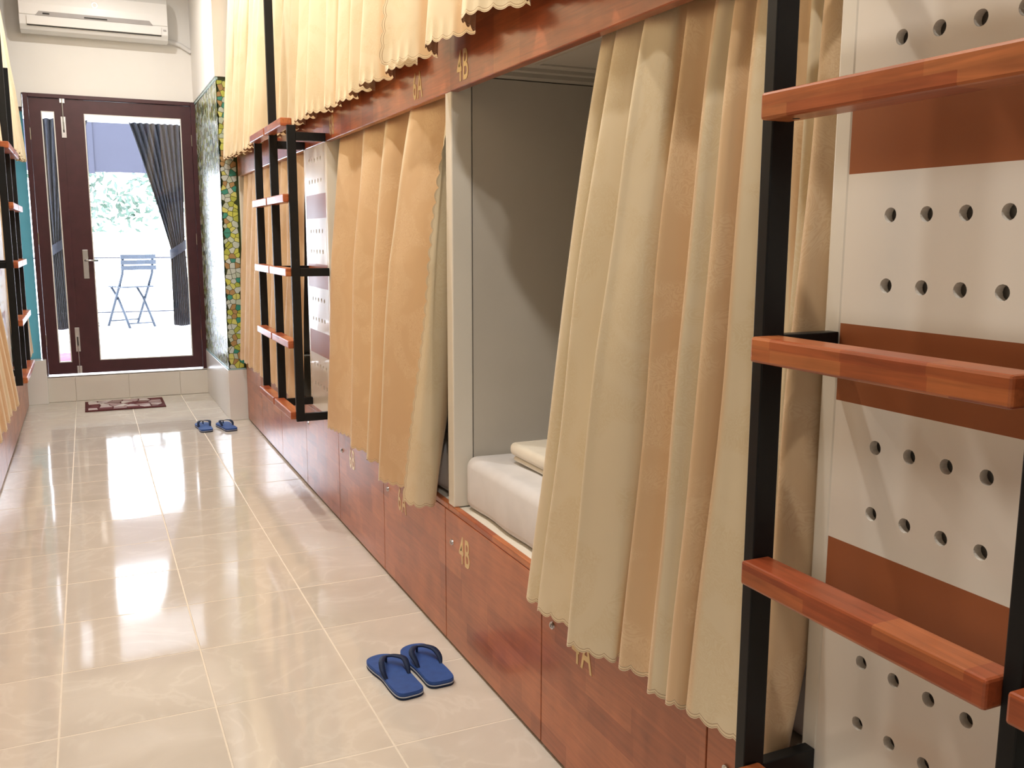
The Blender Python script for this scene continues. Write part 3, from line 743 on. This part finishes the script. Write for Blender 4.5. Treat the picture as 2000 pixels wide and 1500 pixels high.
MB().tube([(-.01, YD-.012, 1.13), (-.01, YD-.05, 1.13), (.0, YD-.055, 1.13), (.08, YD-.055, 1.13)], .008, 10).build('lever', 'steel', h, smooth=True)
MB().cyl((-.01, YD-.018, 1.04), (-.01, YD-.011, 1.04), .011, 14).build('lock_cylinder', 'steel', h)
for x in (-.336, .846):
    for z in (.50, 1.30, 2.10): MB().cyl((x, YD-.012, z-.045), (x, YD-.012, z+.045), .006, 8).build('hinge', 'steel', dr)

# ------------------------------------------------------------------ air conditioner
ac = thing('air_conditioner', (.17, YD, 2.83), 'white wall mounted air conditioner above the door', 'air conditioner')
A0, A1 = -.345, .690
prof = [(YD-.003, 2.838), (YD-.10, 2.826), (YD-.165, 2.842), (YD-.198, 2.875), (YD-.208, 2.935), (YD-.212, 3.02), (YD-.205, 3.10), (YD-.170, 3.145), (YD-.10, 3.160), (YD-.003, 3.162)]
def extr(name, prof, x0, x1, mat, par, bev=0):
    n = len(prof); MB().add([(x0, y, z) for y, z in prof]+[(x1, y, z) for y, z in prof], [(i, n+i, n+(i+1) % n, (i+1) % n) for i in range(n)]+[tuple(range(n)), tuple(reversed(range(n, 2*n)))]).build(name, mat, par, bev)
extr('housing', prof, A0, A1, 'ac_white', ac, .004)
fp = [(YD-.209, 2.938), (YD-.217, 2.944), (YD-.221, 3.02), (YD-.213, 3.105), (YD-.208, 3.10)]
extr('front_panel', fp, A0+.004, A1-.004, 'ac_white', ac)
# grey trapezoid trim, open louvre, vane
m = MB(); y = YD-.2165
m.add([(A0+.11, y, 2.939), (A1-.11, y, 2.939), (A1-.135, y-.005, 2.969), (A0+.135, y-.005, 2.969), (A0+.11, y+.006, 2.939), (A1-.11, y+.006, 2.939), (A1-.135, y+.006, 2.969), (A0+.135, y+.006, 2.969)],
      [(0, 1, 2, 3), (0, 4, 5, 1), (3, 2, 6, 7), (0, 3, 7, 4), (1, 5, 6, 2)]); tr = m.build('trim_strip', 'ac_grey', ac)
box('label', 'dark_slot', (A0+.16, A0+.205, y-.0055, y-.002, 2.948, 2.958), tr); box('display', 'dark_slot', (A0+.44, A0+.60, y-.0055, y-.002, 2.945, 2.953), tr)
m = MB(); yv, zv = YD-.2, 2.872
m.add([(A0+.05, YD-.2085, 2.932), (A1-.05, YD-.2085, 2.932), (A1-.05, YD-.2, 2.876), (A0+.05, YD-.2, 2.876), (A0+.05, YD-.216, 2.931), (A1-.05, YD-.216, 2.931), (A1-.05, YD-.207, 2.874), (A0+.05, YD-.207, 2.874)],
      [(0, 3, 2, 1), (4, 5, 6, 7), (0, 1, 5, 4), (1, 2, 6, 5), (2, 3, 7, 6), (3, 0, 4, 7)]); m.build('louvre', 'ac_white', ac, .001)
box('outlet', 'dark_slot', (A0+.05, A1-.05, YD-.198, YD-.190, 2.866, 2.873), ac)
box('badge', 'ac_grey', (A1-.035, A1-.015, YD-.2115, YD-.208, 2.905, 2.915), ac)
n = 20; m = MB()
m.add([((A0+A1)/2+r_*cos(2*pi*i/n), YD-.2222, 3.045+r_*sin(2*pi*i/n)) for r_ in (.020, .016) for i in range(n)], [(i, (i+1) % n, n+(i+1) % n, n+i) for i in range(n)]); m.build('emblem', 'ac_grey', ac)
MB().tube([(A1-.03, YD-.05, 2.86), (A1+.03, YD-.03, 2.86), (A1+.10, YD-.024, 2.845), (A1+.18, YD-.02, 2.80), (.873, YD-.02, 2.79)], .018, 10).build('refrigerant_pipe', 'pipe_white', ac, smooth=True)

# ------------------------------------------------------------------ floor mat
mt = thing('door_mat', (.20, 7.82, 0), 'brown door mat with a pebble pattern below the step', 'mat')
ma = radians(1.0)
box('backing', 'mat_border', (-.085, .495, 7.60, 8.04, .0005, .009), mt, .003)
for poly in voronoi(.535, .395, .085, 9, .005):
    cx = sum(p[0] for p in poly)/len(poly); cy = sum(p[1] for p in poly)/len(poly)
    MB().prism([(-.062+x, 7.622+y) for x, y in poly], .0085, .012).build('pebble', 'mat_pebble', mt, .001, 1)

# ------------------------------------------------------------------ flip-flops
def flipflop(x, y, ang, side, label, L_=.28, W=.106):
    r = thing('flip_flop', (x, y, 0), label, 'flip-flop', 'blue flip-flops'); r.rotation_euler = (0, 0, ang)
    pts = []
    ctrl = [(-.5, 0), (-.49, -.27), (-.42, -.40), (-.25, -.42), (0, -.39), (.2, -.45), (.36, -.46), (.46, -.36), (.5, -.10), (.495, .14), (.44, .38), (.33, .50), (.15, .50), (-.08, .43), (-.28, .41), (-.43, .39), (-.49, .25)]
    ctrl = [(a*L_, b*W*side) for a, b in ctrl]; n = len(ctrl)
    for i in range(n):
        p0, p1, p2, p3 = ctrl[i-1], ctrl[i], ctrl[(i+1) % n], ctrl[(i+2) % n]
        for k in range(4):
            t = k/4; pts.append(tuple(.5*(2*b+(c-a)*t+(2*a-5*b+4*c-d)*t*t+(3*b-a-3*c+d)*t**3) for a, b, c, d in zip(p0, p1, p2, p3)))
    if side < 0: pts = pts[::-1]
    def lay(z0, z1, k, name, mat, bev=0):
        mb = MB().prism([(p[0]*k, p[1]*k) for p in pts], z0, z1)
        me = bpy.data.meshes.new(name); me.from_pydata(mb.v, [], mb.f); me.update(); me.materials.append(MATS[mat])
        bmm = bmesh.new(); bmm.from_mesh(me); bmesh.ops.recalc_face_normals(bmm, faces=bmm.faces[:])
        if bev: bmesh.ops.bevel(bmm, geom=[e for e in bmm.edges if e.calc_face_angle(0) > 1.2], offset=bev, segments=2, affect='EDGES')
        bmm.to_mesh(me); bmm.free()
        o = bpy.data.objects.new(name, me); COL.objects.link(o); o.parent = r; return o
    lay(.0, .008, .995, 'outsole', 'rubber_navy', .0015); lay(.008, .0105, 1.0, 'welt', 'rubber_light'); lay(.0105, .021, .992, 'footbed', 'rubber_blue', .002)
    def strap(p):
        P = catmull(p, 8); mb = MB(); n = len(P); vs, fs = [], []
        for i, q in enumerate(P):
            a = Vector(P[max(i-1, 0)]); b = Vector(P[min(i+1, n-1)]); t = (b-a).normalized()
            up = Vector((0, 0, 1)); sd = t.cross(up); sd = sd.normalized() if sd.length > .05 else Vector((1, 0, 0)); nn = sd.cross(t).normalized()
            wd = .0045+.0045*sin(pi*min(1, i/(n-1)*1.02)); th = .0022
            sd = Vector((.92, .0, 0)) if False else sd
            c = Vector(q)
            vs += [c+sd*wd+nn*th, c-sd*wd+nn*th, c-sd*wd-nn*th, c+sd*wd-nn*th]
        for i in range(n-1):
            for k in range(4): fs.append((i*4+k, i*4+(k+1) % 4, i*4+4+(k+1) % 4, i*4+4+k))
        fs += [(0, 1, 2, 3), tuple(reversed(range((n-1)*4, n*4)))]
        me = bpy.data.meshes.new('strap'); me.from_pydata([tuple(v) for v in vs], [], fs); me.materials.append(MATS['rubber_navy'])
        for p_ in me.polygons: p_.use_smooth = True
        o = bpy.data.objects.new('strap', me); COL.objects.link(o); o.parent = r
    ty_ = .05*W*side; toe = (.275*L_, ty_*.8)
    for e in (-1, 1):
        strap([(toe[0], toe[1], .040), (.20*L_, toe[1]+e*.018, .047), (.08*L_, toe[1]+e*.036, .048), (-.03*L_, e*.039, .036), (-.10*L_, e*.036, .020)])
    me = MB().cyl((toe[0], toe[1], .019), (toe[0], toe[1], .042), .0038, 8)
    mm = bpy.data.meshes.new('toe_post'); mm.from_pydata(me.v, [], me.f); mm.materials.append(MATS['rubber_navy'])
    o = bpy.data.objects.new('toe_post', mm); COL.objects.link(o); o.parent = r
    return r
flipflop(.763, 2.512, radians(95), -1, 'left blue flip-flop of the near pair on the tiles')
flipflop(.875, 2.540, radians(91), 1, 'right blue flip-flop of the near pair, next to the locker')
flipflop(.668, 6.60, radians(92), -1, 'left blue flip-flop of the far pair near the door')
flipflop(.815, 6.565, radians(97), 1, 'right blue flip-flop of the far pair, next to the low wall')

# ------------------------------------------------------------------ balcony beyond the door
struct(box('floor_porch', 'out_white', (-1.2, 1.8, YD+.12, 9.80, .10, .205)))
struct(box('floor_balcony', 'out_white', (-2.5, 3.5, 9.80, 12.6, .10, .325)))
struct(box('ceiling_porch', 'out_white', (-1.2, 1.8, YD+.12, 9.75, 2.62, 2.7)))
struct(box('trim_3', 'out_white', (-1.2, 1.8, 9.42, 9.75, 2.382, 2.62)))
struct(box('wall_porch', 'out_white', (1.15, 1.25, YD+.12, 9.75, .2, 2.62)))
# curtains in the porch opening
def tieback(label, xa, xb, ta, tb, ba, bb, y, ztop, zt, zb, seed):
    r = thing('tied_curtain', ((ba+bb)/2, y, zb), label, 'curtain', 'dark curtains outside the door')
    rnd = random.Random(seed); n = 19
    def line(a, b, amp): return [(a+(b-a)*i/(n-1), y+(amp if i % 2 else -amp)) for i in range(n)]
    T, M2, B = line(xa, xb, .035), line(ta, tb, .028), line(ba, bb, .035)
    curtain(None, None, B, T, ztop, zb, 'dark_cloth', 0, seed=seed, name='cloth', parent=r, mid=((ztop-zt)/(ztop-zb), M2), ease=.9, du=.008)
    m = MB(); k = 24; cx, rx = (ta+tb)/2, abs(tb-ta)/2+.012
    vs = [(cx+rx*cos(2*pi*i/k), y+.055*sin(2*pi*i/k), zt+dz+.05*cos(2*pi*i/k)*(1 if ta < tb else -1)) for dz in (-.045, .045) for i in range(k)]
    m.add(vs, [(i, (i+1) % k, k+(i+1) % k, k+i) for i in range(k)]).build('tieback', 'dark_cloth', r, smooth=True)
    box('curtain_rail', 'out_white', (min(xa, xb)-.05, max(xa, xb)+.05, y-.015, y+.015, ztop, ztop+.02), r)
tieback('dark curtain tied back on the right outside the wide door pane', .425, .90, .735, .865, .725, .885, 9.45, 2.36, 1.20, .46, 61)
tieback('dark curtain tied back on the left outside the narrow door pane', -.42, .085, -.305, -.175, -.300, -.165, 9.45, 2.36, 1.22, .46, 62)
# awning, railing
aw = thing('awning', (.6, 12.2, 1.95), 'grey lavender awning cloth hanging beyond the porch', 'awning')
for i in range(5):
    x0 = -1.6+i*.86; box('panel', 'awning', (x0, x0+.855, 12.20, 12.215, 2.08, 2.85), aw)
    box('seam', 'awning', (x0-.03, x0+.03, 12.185, 12.20, 2.06, 2.87), aw)
rg = thing('balcony_railing', (.5, 12.3, .325), 'thin dark metal railing at the balcony edge', 'railing')
for z in (.40, 1.06): box('rail', 'rail_metal', (-2.3, 3.3, 12.29, 12.305, z, z+.018), rg)
for i in range(6): box('post', 'rail_metal', (-2.2+i*1.05, -2.18+i*1.05, 12.287, 12.308, .325, 1.08), rg)
# bistro chair
ch = thing('folding_chair', (.50, 11.2, .325), 'blue slatted folding bistro chair on the balcony', 'chair')
CR = Matrix.Rotation(radians(24), 3, 'Z'); CO = Vector((.43, 11.2, .325))
def cp(x, y, z): v = CR @ Vector((x, y, z)); return tuple(CO+v)
def cbar(name, pts, r_, par=ch): return MB().tube([cp(*p) for p in pts], r_, 8).build(name, 'chair_blue', par, smooth=True)
for s in (-1, 1):
    cbar('back_leg', [(s*.17, -.20, .80), (s*.17, -.17, .60), (s*.17, -.05, .42), (s*.17, .10, .20), (s*.17, .24, 0)], .015)
    cbar('front_leg', [(s*.145, .17, .44), (s*.145, .02, .32), (s*.145, -.12, .14), (s*.145, -.22, 0)], .015)
def cbox(name, x0, x1, y0, y1, z0, z1):
    m = MB().box(x0, x1, y0, y1, z0, z1); m.v = [cp(*v) for v in m.v]; m.build(name, 'chair_blue', ch)
for z in (.66, .72, .78): cbox('back_slat', -.20, .20, -.215, -.198, z-.024, z+.024)
for i in range(6): cbox('seat_slat', -.18, .18, -.17+i*.06, -.125+i*.06, .44, .455)
cbar('foot_bar', [(-.17, .20, .06), (.17, .20, .06)], .008); cbar('cross_bar', [(-.145, -.20, .05), (.145, -.20, .05)], .008)
# bistro table
tb = thing('bistro_table', (-.12, 11.5, .325), 'small dark folding table left of the bistro chair', 'table')
MB().cyl((-.12, 11.5, 1.045), (-.12, 11.5, 1.063), .28, 28).build('table_top', 'rail_metal', tb)
for s in (-1, 1):
    MB().tube([(-.12+s*.2, 11.3, .325), (-.12-s*.14, 11.6, 1.045)], .010, 8).build('leg', 'rail_metal', tb); MB().tube([(-.12+s*.2, 11.7, .325), (-.12-s*.14, 11.4, 1.045)], .010, 8).build('leg', 'rail_metal', tb)
# pink cloth on the porch floor
pk = bpy.data.meshes.new('pink_cloth'); mb = MB(); nx = 12
vs = [(-.42+.34*i/nx, 9.20+.56*j/nx, .2055+.022*(1-abs(2*i/nx-1)**4)*(1-abs(2*j/nx-1)**4)*(1+.4*sin(i*1.3)*cos(j*1.7))) for j in range(nx+1) for i in range(nx+1)]
mb.add(vs, [(j*(nx+1)+i, j*(nx+1)+i+1, (j+1)*(nx+1)+i+1, (j+1)*(nx+1)+i) for j in range(nx) for i in range(nx)])
tag(mb.build('pink_cloth', 'pink', None, smooth=True), 'pink cloth on the porch floor behind the narrow door pane', 'cloth')
# tree
tr_ = thing('tree', (2.6, 19, -3), 'pale leafy tree seen through the wide door pane', 'tree')
MB().tube([(2.6, 19, -3), (2.5, 19.1, 0), (2.3, 19, 2.0), (2.0, 19, 3.2)], [.16, .13, .10, .05], 8).build('trunk', 'bark', tr_, smooth=True)
rnd = random.Random(77); mb = MB()
for c in range(26):
    bx, by, bz = .9+rnd.gauss(0, .8), 19+rnd.gauss(0, .7), 2.3+rnd.gauss(0, .5)
    for k in range(42):
        p = Vector((bx+rnd.gauss(0, .22), by+rnd.gauss(0, .22), bz+rnd.gauss(0, .2))); a = Vector((rnd.gauss(0, 1), rnd.gauss(0, 1), rnd.gauss(0, 1))).normalized(); b = a.orthogonal().normalized()
        l = rnd.uniform(.06, .11); mb.add([p-a*l, p+b*l*.45, p+a*l, p-b*l*.45], [(0, 1, 2, 3)])
o = mb.build('foliage', 'leaf', tr_); o['kind'] = 'stuff'
